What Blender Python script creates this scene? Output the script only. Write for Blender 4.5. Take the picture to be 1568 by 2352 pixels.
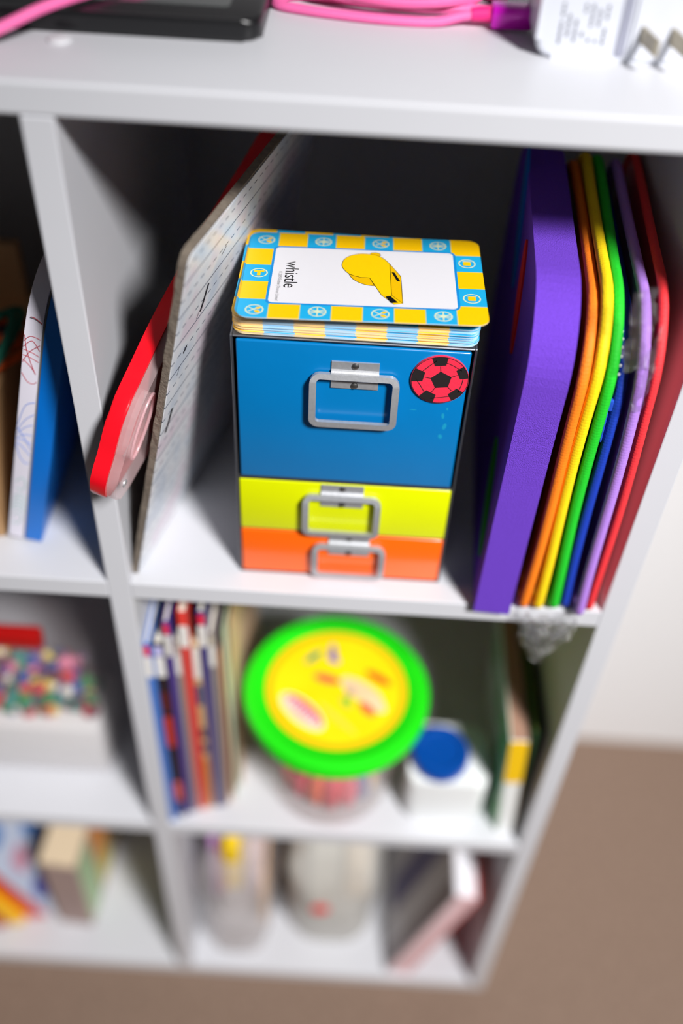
import bpy, bmesh, math, random
from mathutils import Matrix, Vector, Euler, noise
random.seed(7)
for o in list(bpy.data.objects): bpy.data.objects.remove(o)
SC = bpy.context.scene
COL = SC.collection
PI = math.pi
MM = 0.001

# ------------------------------------------------------------------ camera
def cam_rot(p, y, r):
    f = Vector((math.sin(y)*math.cos(p), math.cos(y)*math.cos(p), -math.sin(p)))
    right = Vector((math.cos(y), -math.sin(y), 0)); up = right.cross(f)
    a = math.cos(r)*right + math.sin(r)*up; b = -math.sin(r)*right + math.cos(r)*up
    return Matrix(((a.x, b.x, -f.x), (a.y, b.y, -f.y), (a.z, b.z, -f.z)))
cd = bpy.data.cameras.new('camera'); cam = bpy.data.objects.new('camera', cd); COL.objects.link(cam)
cam.matrix_world = Matrix.Translation((0.15917, -0.44486, 1.22293)) @ cam_rot(0.78481, -0.00287, 0.05884).to_4x4()
cd.sensor_fit = 'VERTICAL'; cd.sensor_height = 36; cd.sensor_width = 24
cd.lens = 2298.15/2352*36; cd.clip_start = 0.01; cd.clip_end = 50
cd.dof.use_dof = True; cd.dof.focus_distance = 0.572; cd.dof.aperture_fstop = 1.6
SC.camera = cam

# ------------------------------------------------------------------ world, lamp, exposure
w = bpy.data.worlds.new('world'); SC.world = w; w.use_nodes = True
bg = w.node_tree.nodes['Background']; bg.inputs[0].default_value = (0.86, 0.92, 1.0, 1); bg.inputs[1].default_value = 0.06
LAMP = Vector((1.06, -1.31, 2.40))
ld = bpy.data.lights.new('ceiling_lamp', 'SPOT'); lamp = bpy.data.objects.new('ceiling_lamp', ld); COL.objects.link(lamp)
ld.energy = 400; ld.color = (1.0, 0.985, 0.98); ld.shadow_soft_size = 0.2
ld.spot_size = math.radians(49); ld.spot_blend = 1.0
lamp.location = LAMP
lamp.rotation_euler = (Vector((0.24, 0.10, 0.24)) - LAMP).to_track_quat('-Z', 'Y').to_euler()
vs = SC.view_settings
vs.view_transform = 'Standard'; vs.look = 'None'; vs.gamma = 1; vs.exposure = 0.0; vs.use_curve_mapping = False

# ------------------------------------------------------------------ helpers
def lin(c):
    return tuple(((v/255)/12.92 if v/255 <= .04045 else ((v/255+.055)/1.055)**2.4) for v in c)
MATS = {}
def mat(name, rgb, rough=.5, metal=0., var=.06, nscale=300., bump=0., bscale=600., alpha=1., spec=.5, trans=0., coat=0., sheen=0., rgb2=None):
    """procedural principled material: noise-varied colour, optional fine bump. rgb in sRGB 0-255"""
    if name in MATS: return MATS[name]
    m = bpy.data.materials.new(name); m.use_nodes = True; nt = m.node_tree; b = nt.nodes['Principled BSDF']
    c = lin(rgb)
    tc = nt.nodes.new('ShaderNodeTexCoord'); nz = nt.nodes.new('ShaderNodeTexNoise'); nz.inputs['Scale'].default_value = nscale
    nz.inputs['Detail'].default_value = 3
    nt.links.new(tc.outputs['Object'], nz.inputs['Vector'])
    mx = nt.nodes.new('ShaderNodeMix'); mx.data_type = 'RGBA'
    c2 = lin(rgb2) if rgb2 else tuple(min(1, x*(1+var)) for x in c)
    c1 = c if rgb2 else tuple(x*(1-var) for x in c)
    mx.inputs[6].default_value = (*c1, 1); mx.inputs[7].default_value = (*c2, 1)
    nt.links.new(nz.outputs['Fac'], mx.inputs[0]); nt.links.new(mx.outputs[2], b.inputs['Base Color'])
    b.inputs['Roughness'].default_value = rough; b.inputs['Metallic'].default_value = metal
    b.inputs['Specular IOR Level'].default_value = spec; b.inputs['Alpha'].default_value = alpha
    b.inputs['Transmission Weight'].default_value = trans; b.inputs['Coat Weight'].default_value = coat
    b.inputs['Sheen Weight'].default_value = sheen
    if bump:
        n2 = nt.nodes.new('ShaderNodeTexNoise'); n2.inputs['Scale'].default_value = bscale; n2.inputs['Detail'].default_value = 4
        nt.links.new(tc.outputs['Object'], n2.inputs['Vector'])
        bp = nt.nodes.new('ShaderNodeBump'); bp.inputs['Strength'].default_value = bump; bp.inputs['Distance'].default_value = .001
        nt.links.new(n2.outputs['Fac'], bp.inputs['Height']); nt.links.new(bp.outputs['Normal'], b.inputs['Normal'])
    MATS[name] = m
    return m

WM = {}
def mm(M):
    M = M.copy()
    for i in range(3): M[i][3] *= MM
    return M
def thing(name, label, cat, loc, group=None, kind=None):
    o = bpy.data.objects.new(name, None); COL.objects.link(o); o.empty_display_size = .01
    W_ = Matrix.Translation(Vector(loc)*MM); o.matrix_basis = W_; WM[o] = W_
    tag(o, label, cat, group, kind); return o
def tag(o, label=None, cat=None, group=None, kind=None):
    if label: o['label'] = label
    if cat: o['category'] = cat
    if group: o['group'] = group
    if kind: o['kind'] = kind
    return o
def obj(name, bm, m, parent=None, M=None, smooth=False, label=None, keep=False):
    """bm (mm, in the frame M) -> one mesh object parented to `parent`"""
    me = bpy.data.meshes.new(name)
    if not keep: bmesh.ops.recalc_face_normals(bm, faces=bm.faces)
    bm.to_mesh(me); bm.free()
    me.transform(Matrix.Scale(MM, 4))
    for mt in (m if isinstance(m, (list, tuple)) else [m]): me.materials.append(mt)
    if smooth:
        me.shade_smooth()
        try: me.set_sharp_from_angle(angle=math.radians(40))
        except Exception: pass
    return link(name, me, parent, M, label)
def link(name, me, parent=None, M=None, label=None):
    o = bpy.data.objects.new(name, me); COL.objects.link(o)
    W_ = mm(M) if M is not None else Matrix.Identity(4)
    if M is None and parent is not None:       # mesh given in scene coordinates
        W_ = Matrix.Identity(4)
    o.parent = parent
    o.matrix_basis = (WM[parent].inverted() @ W_) if parent is not None else W_
    WM[o] = W_
    if label: o['label'] = label
    return o
def NB(): return bmesh.new()
def box(bm, x0, x1, y0, y1, z0, z1, bev=0., seg=2):
    vs_ = [bm.verts.new((x, y, z)) for x in (x0, x1) for y in (y0, y1) for z in (z0, z1)]
    q = [(0,1,3,2),(4,6,7,5),(0,4,5,1),(2,3,7,6),(0,2,6,4),(1,5,7,3)]
    fs = [bm.faces.new([vs_[i] for i in f]) for f in q]
    if bev:
        es = list({e for f in fs for e in f.edges})
        bmesh.ops.bevel(bm, geom=es, offset=bev, segments=seg, profile=.5, affect='EDGES')
    return bm
def prism(bm, pts, f0, f1, mi=0):
    """closed polygon pts (2D) swept between maps f0,f1: (a,b)->xyz"""
    A = [bm.verts.new(f0(*p)) for p in pts]; B = [bm.verts.new(f1(*p)) for p in pts]; n = len(pts)
    fs = [bm.faces.new(A), bm.faces.new(B[::-1])]
    for i in range(n): fs.append(bm.faces.new((A[i], B[i], B[(i+1) % n], A[(i+1) % n])))
    for f in fs: f.material_index = mi
    return bm
def plate(bm, pts, z0, z1, mi=0): return prism(bm, pts, lambda a, b: (a, b, z0), lambda a, b: (a, b, z1), mi)
def yz(bm, pts, x0, x1): return prism(bm, pts, lambda a, b: (x0, a, b), lambda a, b: (x1, a, b))
def xz(bm, pts, y0, y1): return prism(bm, pts, lambda a, b: (a, y0, b), lambda a, b: (a, y1, b))
def rr(x0, x1, y0, y1, r, n=6):
    """rounded rectangle outline; r: radius or 4 radii (x0y0, x1y0, x1y1, x0y1)"""
    R = r if isinstance(r, (list, tuple)) else (r,)*4
    out = []
    for (cx, cy, a0, k) in ((x0, y0, PI, 0), (x1, y0, 1.5*PI, 1), (x1, y1, 0, 2), (x0, y1, .5*PI, 3)):
        q = R[k]
        ox = cx + q if cx == x0 else cx - q; oy = cy + q if cy == y0 else cy - q
        if q < .01: out.append((cx, cy)); continue
        for i in range(n+1):
            a = a0 + .5*PI*i/n; out.append((ox + q*math.cos(a), oy + q*math.sin(a)))
    return out
def ell(cx, cy, a, b, rot=0, n=24):
    c, s = math.cos(rot), math.sin(rot)
    return [(cx + a*math.cos(t)*c - b*math.sin(t)*s, cy + a*math.cos(t)*s + b*math.sin(t)*c) for t in [2*PI*i/n for i in range(n)]]
def tube(bm, pts, r, n=8, closed=False, flat=1.):
    P = [Vector(p) for p in pts]; N = len(P); rings = []; prev = None
    for i in range(N):
        if closed: t = (P[(i+1) % N] - P[i-1]).normalized()
        else: t = (P[min(i+1, N-1)] - P[max(i-1, 0)]).normalized()
        if prev is None:
            a = Vector((0, 0, 1)) if abs(t.z) < .9 else Vector((1, 0, 0))
            u = t.cross(a).normalized()
        else: u = (prev - t*prev.dot(t)).normalized()
        prev = u; v = t.cross(u); rad = r[i] if isinstance(r, (list, tuple)) else r
        rings.append([bm.verts.new(P[i] + rad*(math.cos(2*PI*k/n)*u + flat*math.sin(2*PI*k/n)*v)) for k in range(n)])
    for i in range(N if closed else N-1):
        A, B = rings[i], rings[(i+1) % N]
        for k in range(n): bm.faces.new((A[k], A[(k+1) % n], B[(k+1) % n], B[k]))
    if not closed:
        bm.faces.new(rings[0][::-1]); bm.faces.new(rings[-1])
    return bm
def spline(pts, k=8, closed=False):
    P = [Vector(p) for p in pts]; N = len(P); out = []
    for i in range(N if closed else N-1):
        g = (lambda j: P[j % N]) if closed else (lambda j: P[max(0, min(N-1, j))])
        a, b, c, d = g(i-1), g(i), g(i+1), g(i+2)
        for s in range(k):
            t = s/k
            out.append(.5*((2*b) + (c-a)*t + (2*a-5*b+4*c-d)*t*t + (3*b-a-3*c+d)*t**3))
    if not closed: out.append(P[-1])
    return out
def lathe(bm, prof, c, n=48):
    rings = []
    for (r, z) in prof:
        rings.append([bm.verts.new((c[0]+r*math.cos(2*PI*k/n), c[1]+r*math.sin(2*PI*k/n), c[2]+z)) for k in range(n)] if r > 1e-6 else [bm.verts.new((c[0], c[1], c[2]+z))])
    for A, B in zip(rings, rings[1:]):
        for k in range(n):
            if len(A) == 1 and len(B) == 1: continue
            if len(A) == 1: bm.faces.new((A[0], B[k], B[(k+1) % n]))
            elif len(B) == 1: bm.faces.new((A[k], B[0], A[(k+1) % n]))
            else: bm.faces.new((A[k], A[(k+1) % n], B[(k+1) % n], B[k]))
    return bm
def ring2(bm, cx, cy, r0, r1, z, n=24, sy=1.):
    A = [bm.verts.new((cx+r0*math.cos(2*PI*k/n), cy+sy*r0*math.sin(2*PI*k/n), z)) for k in range(n)]
    B = [bm.verts.new((cx+r1*math.cos(2*PI*k/n), cy+sy*r1*math.sin(2*PI*k/n), z)) for k in range(n)]
    for k in range(n): bm.faces.new((A[k], B[k], B[(k+1) % n], A[(k+1) % n]))
def strip(bm, pts, wd, z, closed=False):
    """flat printed line of width wd in the xy plane"""
    P = [Vector((p[0], p[1])) for p in pts]; N = len(P); L = []
    for i in range(N):
        t = (P[(i+1) % N]-P[i-1]) if closed else (P[min(i+1, N-1)]-P[max(i-1, 0)])
        t = t.normalized() if t.length else Vector((1, 0)); nn = Vector((-t.y, t.x))*wd/2
        L.append((bm.verts.new((*(P[i]+nn), z)), bm.verts.new((*(P[i]-nn), z))))
    for i in range(N if closed else N-1):
        a, b = L[i], L[(i+1) % N]; bm.faces.new((a[0], a[1], b[1], b[0]))
def flat(bm, pts, z, mi=0):
    f = bm.faces.new([bm.verts.new((p[0], p[1], z)) for p in pts]); f.material_index = mi
def basis(o, X, Y, Z):
    return Matrix(((X[0], Y[0], Z[0], o[0]), (X[1], Y[1], Z[1], o[1]), (X[2], Y[2], Z[2], o[2]), (0, 0, 0, 1)))
def leanM(o, lean=0., yaw=0.):
    """frame at o: local y runs back (turned right by yaw deg), local z up leaning to the right by lean deg, local x = thickness"""
    a, l = math.radians(yaw), math.radians(lean)
    u = Vector((math.sin(a), math.cos(a), 0)); n = Vector((math.cos(a), -math.sin(a), 0))
    wv = math.sin(l)*n + Vector((0, 0, math.cos(l))); x = u.cross(wv)
    return basis(o, x, u, wv)
def text_mesh(s, size):
    cu = bpy.data.curves.new('t', 'FONT'); cu.body = s; cu.size = size; cu.resolution_u = 4
    o = bpy.data.objects.new('t', cu); COL.objects.link(o)
    me = bpy.data.meshes.new_from_object(o.evaluated_get(bpy.context.evaluated_depsgraph_get()))
    bpy.data.objects.remove(o); bpy.data.curves.remove(cu)
    bm = bmesh.new(); bm.from_mesh(me); bpy.data.meshes.remove(me)
    return bm

# ------------------------------------------------------------------ levels of the shelf unit (mm)
T_ = 16.; W = 324.1; H = 324.5; D = 335.
B1 = T_; S20 = T_+H; S2 = S20+T_; S10 = S2+H; S1 = S10+T_; T0 = S1+H; T1 = T0+T_
XL = -T_-W                                          # outer face of the left side panel is XL, its inner face XL+T_... column 1
XR = T_+W                                           # inner face of the right side panel

# ------------------------------------------------------------------ materials
LAM = mat('white_laminate', (208, 209, 214), .38, var=.012, nscale=40, bump=.04, bscale=900)
BACK = mat('back_board', (196, 197, 200), .6, var=.02)
WALL = mat('wall_paint', (236, 235, 235), .7, var=.01, nscale=60, bump=.05, bscale=400)
CARPET = mat('carpet_pile', (116, 96, 83), .95, nscale=110, bump=.9, bscale=500, rgb2=(146, 124, 109), spec=.1)

# ------------------------------------------------------------------ setting
def struct(name, bm, m):
    o = obj(name, bm, m); o['kind'] = 'structure'; return o
struct('floor', box(NB(), -1800, 1800, -2200, 353, -20, 0), CARPET)['label'] = 'brown carpeted floor'
struct('wall_back', box(NB(), -1800, 1800, 353, 400, -20, 2600), WALL)['label'] = 'plain white wall behind the shelf unit'

# ------------------------------------------------------------------ shelf unit
su = thing('shelf_unit', 'white laminate cube shelf unit standing against the wall', 'shelf unit', (T_+W/2, D/2, 0))
obj('top_panel', box(NB(), XL, XR+T_, 0, D, T0, T1, 1.6, 3), LAM, su)
obj('side_panel', box(NB(), XR, XR+T_, 0, D, 0, T0, .8), LAM, su)
obj('side_panel', box(NB(), XL, XL+T_, 0, D, 0, T0, .8), LAM, su)
obj('divider', box(NB(), 0, T_, 0, D-4, B1, T0, .8), LAM, su)
obj('base_panel', box(NB(), XL+T_, XR, 0, D-4, 0, B1, .8), LAM, su)
for z0 in (S20, S10):
    obj('shelf', box(NB(), T_, XR, 0, D-4, z0, z0+T_, .8), LAM, su)
    obj('shelf', box(NB(), XL+T_, 0, 0, D-4, z0, z0+T_, .8), LAM, su)
obj('back_panel', box(NB(), XL+T_, XR, D-4, D, 0, T0), BACK, su)
obj('screw_cap', lathe(NB(), [(0, 2.2), (4.2, 2.0), (5.6, 1.2), (6, 0)], (9, 49.5, T1), 24), mat('cap_white', (206, 206, 210), .5), su, smooth=True)

# ------------------------------------------------------------------ steel drawer box
X0, X1, Y0, Y1, Z1 = 89.6, 228.7, 18., 106., 895.
STEEL = mat('casing_steel', (118, 120, 126), .38, .85, nscale=120, var=.15)
ALU = mat('brushed_steel', (186, 188, 192), .4, .55, nscale=500, var=.15, bump=.06, bscale=900)
BLK = mat('black_gap', (10, 10, 12), .6)
BLUE = mat('blue_enamel', (0, 118, 184), .3, var=.03, nscale=60, bump=.08, bscale=90, coat=.3)
LIME = mat('lime_enamel', (222, 232, 0), .3, var=.02, nscale=60, coat=.3)
ORNG = mat('orange_enamel', (255, 104, 12), .3, var=.02, nscale=60, coat=.3)
RIVET = mat('rivet_steel', (130, 128, 126), .35, .9)
cab = thing('desk_drawer_box', 'small steel box with blue, lime and orange drawers, flash cards on top', 'drawer box', ((X0+X1)/2, (Y0+Y1)/2, S1))
bm = NB(); wl = 1.3
box(bm, X0, X0+wl, Y0, Y1, S1, Z1, .4, 1); box(bm, X1-wl, X1, Y0, Y1, S1, Z1, .4, 1)
box(bm, X0+wl, X1-wl, Y0, Y1, Z1-wl, Z1, .4, 1); box(bm, X0+wl, X1-wl, Y0, Y1, S1, S1+.8); box(bm, X0+wl, X1-wl, Y1-wl, Y1, S1+.8, Z1-wl)
box(bm, X0+wl, X1-wl, Y0+.3, Y1-wl, 785.6, 786.8); box(bm, X0+wl, X1-wl, Y0+1.2, Y1-wl, 739.2, 739.8)
obj('casing', bm, STEEL, cab)
def drawer(m, z0, z1, hz, x0h, x1h, zb, x0, x1):
    d = obj('drawer', box(NB(), x0, x1, Y0+.2, Y0+3.5, z0, z1, 1.3, 3), m, cab, smooth=True)
    obj('drawer_tray', box(NB(), x0+1, x1-1, Y0+3.5, Y1-4, z0+1, z1-6), BLK, d)
    cx = (x0h+x1h)/2; yf = Y0+.2
    # hinge plate with a rolled barrel across its middle
    prof = [(9.3, 0), (9.3, 1.0), (4.2, 1.0)] + [(3.9*math.cos(a), 1.+2.6*math.sin(a)) for a in [PI*i/10 for i in range(1, 10)]] + [(-4.2, 1.0), (-9.3, 1.0), (-9.3, 0)]
    bm = NB(); prism(bm, prof, lambda a, b: (cx-13.7, yf-b, hz+a), lambda a, b: (cx+13.7, yf-b, hz+a))
    obj('handle_plate', bm, ALU, d, smooth=True)
    for dz in (6.9, -6.9):
        bm = NB(); lathe(bm, [(2.2, 0), (2.0, .7), (1.2, 1.2), (0, 1.35)], (0, 0, 0), 16)
        obj('rivet', bm, RIVET, d, basis((cx, yf-1., hz+dz), (1, 0, 0), (0, 0, 1), (0, -1, 0)), smooth=True)
    zt = hz+2.; out = rr(x0h, x1h, zb, zt, 6, 6); inn = rr(x0h+4., x1h-4., zb+4., zt-3., 2.2, 6)
    def yv(z): return yf-1.2-3.6*min(1, max(0, (zt-z)/8)) + 1.6*(zt-z)/(zt-zb)
    bm = NB(); n = len(out)
    L = [[bm.verts.new((p[0], yv(p[1])-s, p[1])) for p in ln] for s in (0, 2.4) for ln in (out, inn)]
    for i in range(n):
        j = (i+1) % n
        for A, B in ((L[0], L[1]), (L[2], L[3]), (L[0], L[2]), (L[1], L[3])): bm.faces.new((A[i], A[j], B[j], B[i]))
    obj('handle_ring', bm, ALU, d, smooth=True)
    return d
DX0, DX1 = X0+2.9, X1-2.9
blue = drawer(BLUE, 787.6, 892.2, 872.2, 135., 187., 836.5, DX0, DX1)
lime = drawer(LIME, 740.2, 785.2, 775, 132.5, 183., 742, X0+1.7, X1-1.7)
orng = drawer(ORNG, S1+1, 738.8, 729.5, 139.5, 189., 700.5, X0+1.7, X1-1.7)
# scuff of teal paint on the blue front
bm = NB(); SM = basis((0, Y0+.2, 0), (1, 0, 0), (0, 0, 1), (0, -1, 0))
for (cx, cz, a, b, r_) in ((214.5, 846, .9, 2.2, .1), (216.3, 838, 1.2, 2.6, -.2), (214.6, 830, 1.3, 1.8, .3), (216.5, 851.5, .6, 1., 0), (196.5, 849.5, 2.2, .35, 0)):
    flat(bm, ell(cx, cz, a, b, r_, 10), .06)
obj('paint_scuff', bm, mat('teal_scuff', (20, 150, 190), .45), blue, SM)
# football sticker
RED = mat('sticker_red', (238, 40, 72), .7, var=.05, nscale=400, bump=.15, bscale=900)
INK = mat('sticker_black', (26, 18, 20), .7)
SM = basis((209.6, Y0+.2, 873.2), (1, 0, 0), (0, 0, 1), (0, -1, 0))
st = obj('sticker', plate(NB(), ell(0, 0, 16.6, 16.6, 0, 48), 0, 1.5), RED, cab, SM)
bm = NB(); zt = 1.56
def poly(c, r, n, a0): return [(c[0]+r*math.cos(a0+2*PI*i/n), c[1]+r*math.sin(a0+2*PI*i/n)) for i in range(n)]
cen = (.8, 0); a0 = math.radians(98)
flat(bm, poly(cen, 6.3, 5, a0), zt)
for i in range(5):
    a = a0+2*PI*i/5; d = Vector((math.cos(a), math.sin(a))); pz = Vector((-d.y, d.x))
    v0 = Vector(cen)+d*5.4; v1 = Vector(cen)+d*9.9
    strip(bm, [v0, v1], .45, zt)
    # rim patch (a pentagon cut by the edge) and seams towards its neighbours
    q = [v1, Vector(cen)+d*11.6+pz*4.2, ]
    rim = []
    for s in (-1, -.5, 0, .5, 1):
        dd = (Vector(cen)+d*13.5+pz*4.*s).normalized()*16.2; rim.append(dd)
    e0 = v1 - pz*3.2 + d*.4; e1 = v1 + pz*3.2 + d*.4
    if abs(rim[2].length) > v1.length+1: flat(bm, [e0, *rim, e1], zt)
    am = a + PI/5; dm = Vector((math.cos(am), math.sin(am)))
    hub = Vector(cen)+dm*12.2; nxt = a0+2*PI*(i+1)/5; dn = Vector((math.cos(nxt), math.sin(nxt))); pn = Vector((-dn.y, dn.x))
    strip(bm, [rim[3]*.86, hub], .45, zt); strip(bm, [hub, Vector(cen)+dn*12.2-pn*3.4], .45, zt)
strip(bm, ell(0, 0, 16.3, 16.3, 0, 48), .4, zt, True)
obj('ball_print', bm, INK, st, SM)

# ------------------------------------------------------------------ flash cards
def card_mats():
    out = []
    for nm, yel, blu in (('card_face', (255, 200, 0), (30, 172, 226)), ('card_edge', (252, 226, 178), (196, 222, 240))):
        m = bpy.data.materials.new(nm); m.use_nodes = True; nt = m.node_tree; b = nt.nodes['Principled BSDF']
        tc = nt.nodes.new('ShaderNodeTexCoord'); sp = nt.nodes.new('ShaderNodeSeparateXYZ'); nt.links.new(tc.outputs['Object'], sp.inputs[0])
        acc = None
        for ax, off, sc in ((0, .069, .01725), (1, .0475, .019)):
            a = nt.nodes.new('ShaderNodeMath'); a.operation = 'ADD'; a.inputs[1].default_value = off; nt.links.new(sp.outputs[ax], a.inputs[0])
            d = nt.nodes.new('ShaderNodeMath'); d.operation = 'DIVIDE'; d.inputs[1].default_value = sc; nt.links.new(a.outputs[0], d.inputs[0])
            mxx = nt.nodes.new('ShaderNodeMath'); mxx.operation = 'MAXIMUM'; mxx.inputs[1].default_value = .01; nt.links.new(d.outputs[0], mxx.inputs[0])
            mn = nt.nodes.new('ShaderNodeMath'); mn.operation = 'MINIMUM'; mn.inputs[1].default_value = (7.99, 4.99)[ax]; nt.links.new(mxx.outputs[0], mn.inputs[0])
            f = nt.nodes.new('ShaderNodeMath'); f.operation = 'FLOOR'; nt.links.new(mn.outputs[0], f.inputs[0])
            if acc is None: acc = f
            else:
                s = nt.nodes.new('ShaderNodeMath'); s.operation = 'ADD'; nt.links.new(acc.outputs[0], s.inputs[0]); nt.links.new(f.outputs[0], s.inputs[1]); acc = s
        md = nt.nodes.new('ShaderNodeMath'); md.operation = 'MODULO'; md.inputs[1].default_value = 2; nt.links.new(acc.outputs[0], md.inputs[0])
        mx = nt.nodes.new('ShaderNodeMix'); mx.data_type = 'RGBA'; mx.inputs[6].default_value = (*lin(blu), 1); mx.inputs[7].default_value = (*lin(yel), 1)
        nt.links.new(md.outputs[0], mx.inputs[0]); nt.links.new(mx.outputs[2], b.inputs['Base Color'])
        b.inputs['Roughness'].default_value = .35 if nm == 'card_face' else .8
        out.append(m)
    return out
CM = card_mats(); CT = .5
bm = NB(); plate(bm, rr(-69, 69, -47.5, 47.5, 7, 6), 0, CT-.04)
bmesh.ops.recalc_face_normals(bm, faces=bm.faces); bm.normal_update()
for f in bm.faces: f.material_index = 0 if f.normal.z > .9 else 1
c_me = bpy.data.meshes.new('flash_card'); bm.to_mesh(c_me); bm.free(); c_me.transform(Matrix.Scale(MM, 4))
for m in CM: c_me.materials.append(m)
def card(M, label, group='flash cards stacked on the steel box'):
    return tag(link('flash_card', c_me, None, M), label, 'flash card', group)
def rotm(yaw, pitch, roll):
    return Matrix.Rotation(math.radians(yaw), 4, 'Z') @ Matrix.Rotation(math.radians(pitch), 4, 'X') @ Matrix.Rotation(math.radians(roll), 4, 'Y')
NSTK = 27
for i in range(NSTK):
    t = i/(NSTK-1)
    yw = .35*math.sin(i*1.7)+.2*random.uniform(-1, 1)
    card(Matrix.Translation((160.2+random.uniform(-.5, .5)-.6*t, 66.9+random.uniform(-.6, .6)-1.2*t, Z1+.1+i*CT*.94)) @ rotm(180+yw, 0, 0),
         'flash card with yellow and blue checked border in the stack below the whistle card')
ztop = Z1+.1+NSTK*CT*.94
# three cards slipped forward on top, the uppermost shows the whistle
for k in range(3):
    Mk = Matrix.Translation((161.4+.5*k, 61.6-1.3*k, ztop+2.6+k*.62)) @ rotm(.2+.2*k, -2.0, -.9-.1*k)
    if k < 2: card(Mk, 'flash card with checked border slipped forward just under the whistle card')
MT = Matrix.Translation((162.6, 58.5, ztop+4.0)) @ rotm(.6, -2.05, -1.1)
top = card(MT, 'yellow and blue checked flash card with a picture of a whistle, uppermost on the stack')
zc = CT
WHT = mat('card_white', (228, 227, 232), .35, var=.01); OUT = mat('card_outline_blue', (20, 140, 214), .35)
PAL = mat('icon_pale', (214, 226, 190), .4); YEL = mat('print_yellow', (253, 203, 0), .35, var=.01); YED = mat('print_gold', (236, 186, 0), .35, var=.01); PBK = mat('print_black', (14, 13, 16), .4)
bm = NB(); flat(bm, rr(-54.2, 54.0, -33.2, 32.4, 3.8), zc+.02); obj('panel_outline', bm, OUT, top, MT)
bm = NB(); flat(bm, rr(-52.7, 52.5, -31.7, 30.9, 2.8), zc+.05); panel = obj('picture_panel', bm, WHT, top, MT)
Wp = dict(
 body=[(-13.0,12.2),(-11.9,18.8),(-8.8,23.2),(-5.1,25.5),(-1.3,26.5),(3.1,26.3),(7.2,25.1),(11.2,21.7),(15.0,15.4),(15.9,-19.6),(10.1,-19.7),(3.3,-1.3),(-1.9,-1.1),(-6.1,.7),(-8.8,2.6),(-11.6,7.0)],
 low=[(-8.8,2.6),(-6.6,-2.7),(-2.8,-6.9),(1.4,-9.3),(6.4,-10.3),(3.3,-1.3),(-1.9,-1.1),(-6.1,.7)],
 side=[(15.0,15.4),(21.3,1.5),(22.1,-28.0),(15.9,-19.6)],
 mouth=[(10.1,-19.7),(15.9,-19.6),(22.1,-28.0),(17.2,-29.3)],
 slot=[(16.0,5.9),(17.6,5.8),(21.0,-4.1),(19.1,-3.9)],
 hole=[(12.3,-21.1),(15.3,-20.5),(19.6,-27.2),(15.4,-27.9)],
 nub=[(3.3,26.4),(3.9,28.0),(6.5,28.6),(8.9,27.7),(9.6,25.5),(8.5,23.0),(6.6,24.6)])
_b = Wp['body']; _c = spline([(*p, 0) for p in _b[11:16]+_b[:9]], 5); Wp['body'] = [(v.x, v.y) for v in _c] + _b[9:11]
_l = spline([(*p, 0) for p in Wp['low'][:5]], 5); Wp['low'] = [(v.x, v.y) for v in _l] + Wp['low'][5:]
bm = NB()
for k, z in (('nub', .08), ('low', .08), ('body', .1), ('side', .1), ('mouth', .1)): flat(bm, Wp[k], zc+z, 1 if k in ('low', 'side', 'nub') else 0)
for k, z in (('slot', .13), ('hole', .13)): flat(bm, Wp[k], zc+z, 2)
for k in ('body', 'low', 'side', 'mouth'): strip(bm, Wp[k], .32, zc+.15, True)
strip(bm, Wp['nub'], .32, zc+.09, True)
bm.faces.ensure_lookup_table()
for f in bm.faces[7:]: f.material_index = 2
obj('whistle_print', bm, [YEL, YED, PBK], top, MT, keep=True)
def put_text(s, size, org, wide, M0, m, parent, z, sx=1.):
    bm = text_mesh(s, size); xs = [v.co.x for v in bm.verts]; k = wide/(max(xs)-min(xs)); x0 = min(xs)
    for v in bm.verts:
        a, b = (v.co.x-x0)*k, v.co.y*sx
        v.co = (org[0]+b, org[1]-a, z)          # runs towards the front of the card, letter tops to the right
    return obj('lettering', bm, m, parent, M0, keep=True)
put_text('whistle', 11.2, (-45.3, 14.4), 29.8, MT, PBK, panel, zc+.09)
put_text('\u00a9 2009 Gullane (Thomas) Limited', 2.9, (-49.0, 2.4), 32.2, MT, mat('print_grey', (90, 88, 92), .5), panel, zc+.09)
def icon(cx, cy, kind):
    bm = NB(); z = zc+.05
    ring2(bm, cx, cy, 4.3, 5.1, z, 28)
    if kind == 'x':
        for a in (.5, PI/2, PI-.5, 0):
            d = (math.cos(a)*4.4, math.sin(a)*4.4); strip(bm, [(cx-d[0], cy-d[1]), (cx+d[0], cy+d[1])], .7, z+.02)
        flat(bm, ell(cx, cy, 1.7, 1.7, 0, 12), z+.03)
    elif kind == 'p':
        flat(bm, ell(cx+1.9, cy+1.6, 1.7, 1.1, .5, 10), z+.02, 1); flat(bm, ell(cx+1.7, cy-1.9, 1.8, 1.2, -.5, 10), z+.02, 1)
        strip(bm, [(cx-3.2, cy+2.2), (cx+1, cy-1.2)], .7, z+.02); strip(bm, [(cx-3.2, cy-2.2), (cx+1, cy+1.2)], .7, z+.03)
    elif kind == 't':
        flat(bm, [(cx-3, cy+.9), (cx+3, cy+.9), (cx+3, cy+2.7), (cx-3, cy+2.7)], z+.02, 1); flat(bm, [(cx-1, cy-3), (cx+1, cy-3), (cx+1, cy+1), (cx-1, cy+1)], z+.03, 1)
    else:
        flat(bm, rr(cx-2.2, cx+2.2, cy-2.3, cy+2.1, .7, 3), z+.02, 1); strip(bm, [(cx-2.8, cy+2.5), (cx+2.8, cy+2.5)], .5, z+.02)
    obj('border_icon', bm, [PAL, YEL], top, MT, keep=True)
CX = lambda i: -69+17.25*(i+.5)
for i, k in ((0, 'p'), (2, 'x'), (4, 'p'), (6, 'x')):
    icon(CX(i)+1, 39.5, k); icon(CX(i)+1, -39.6, k)
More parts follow.
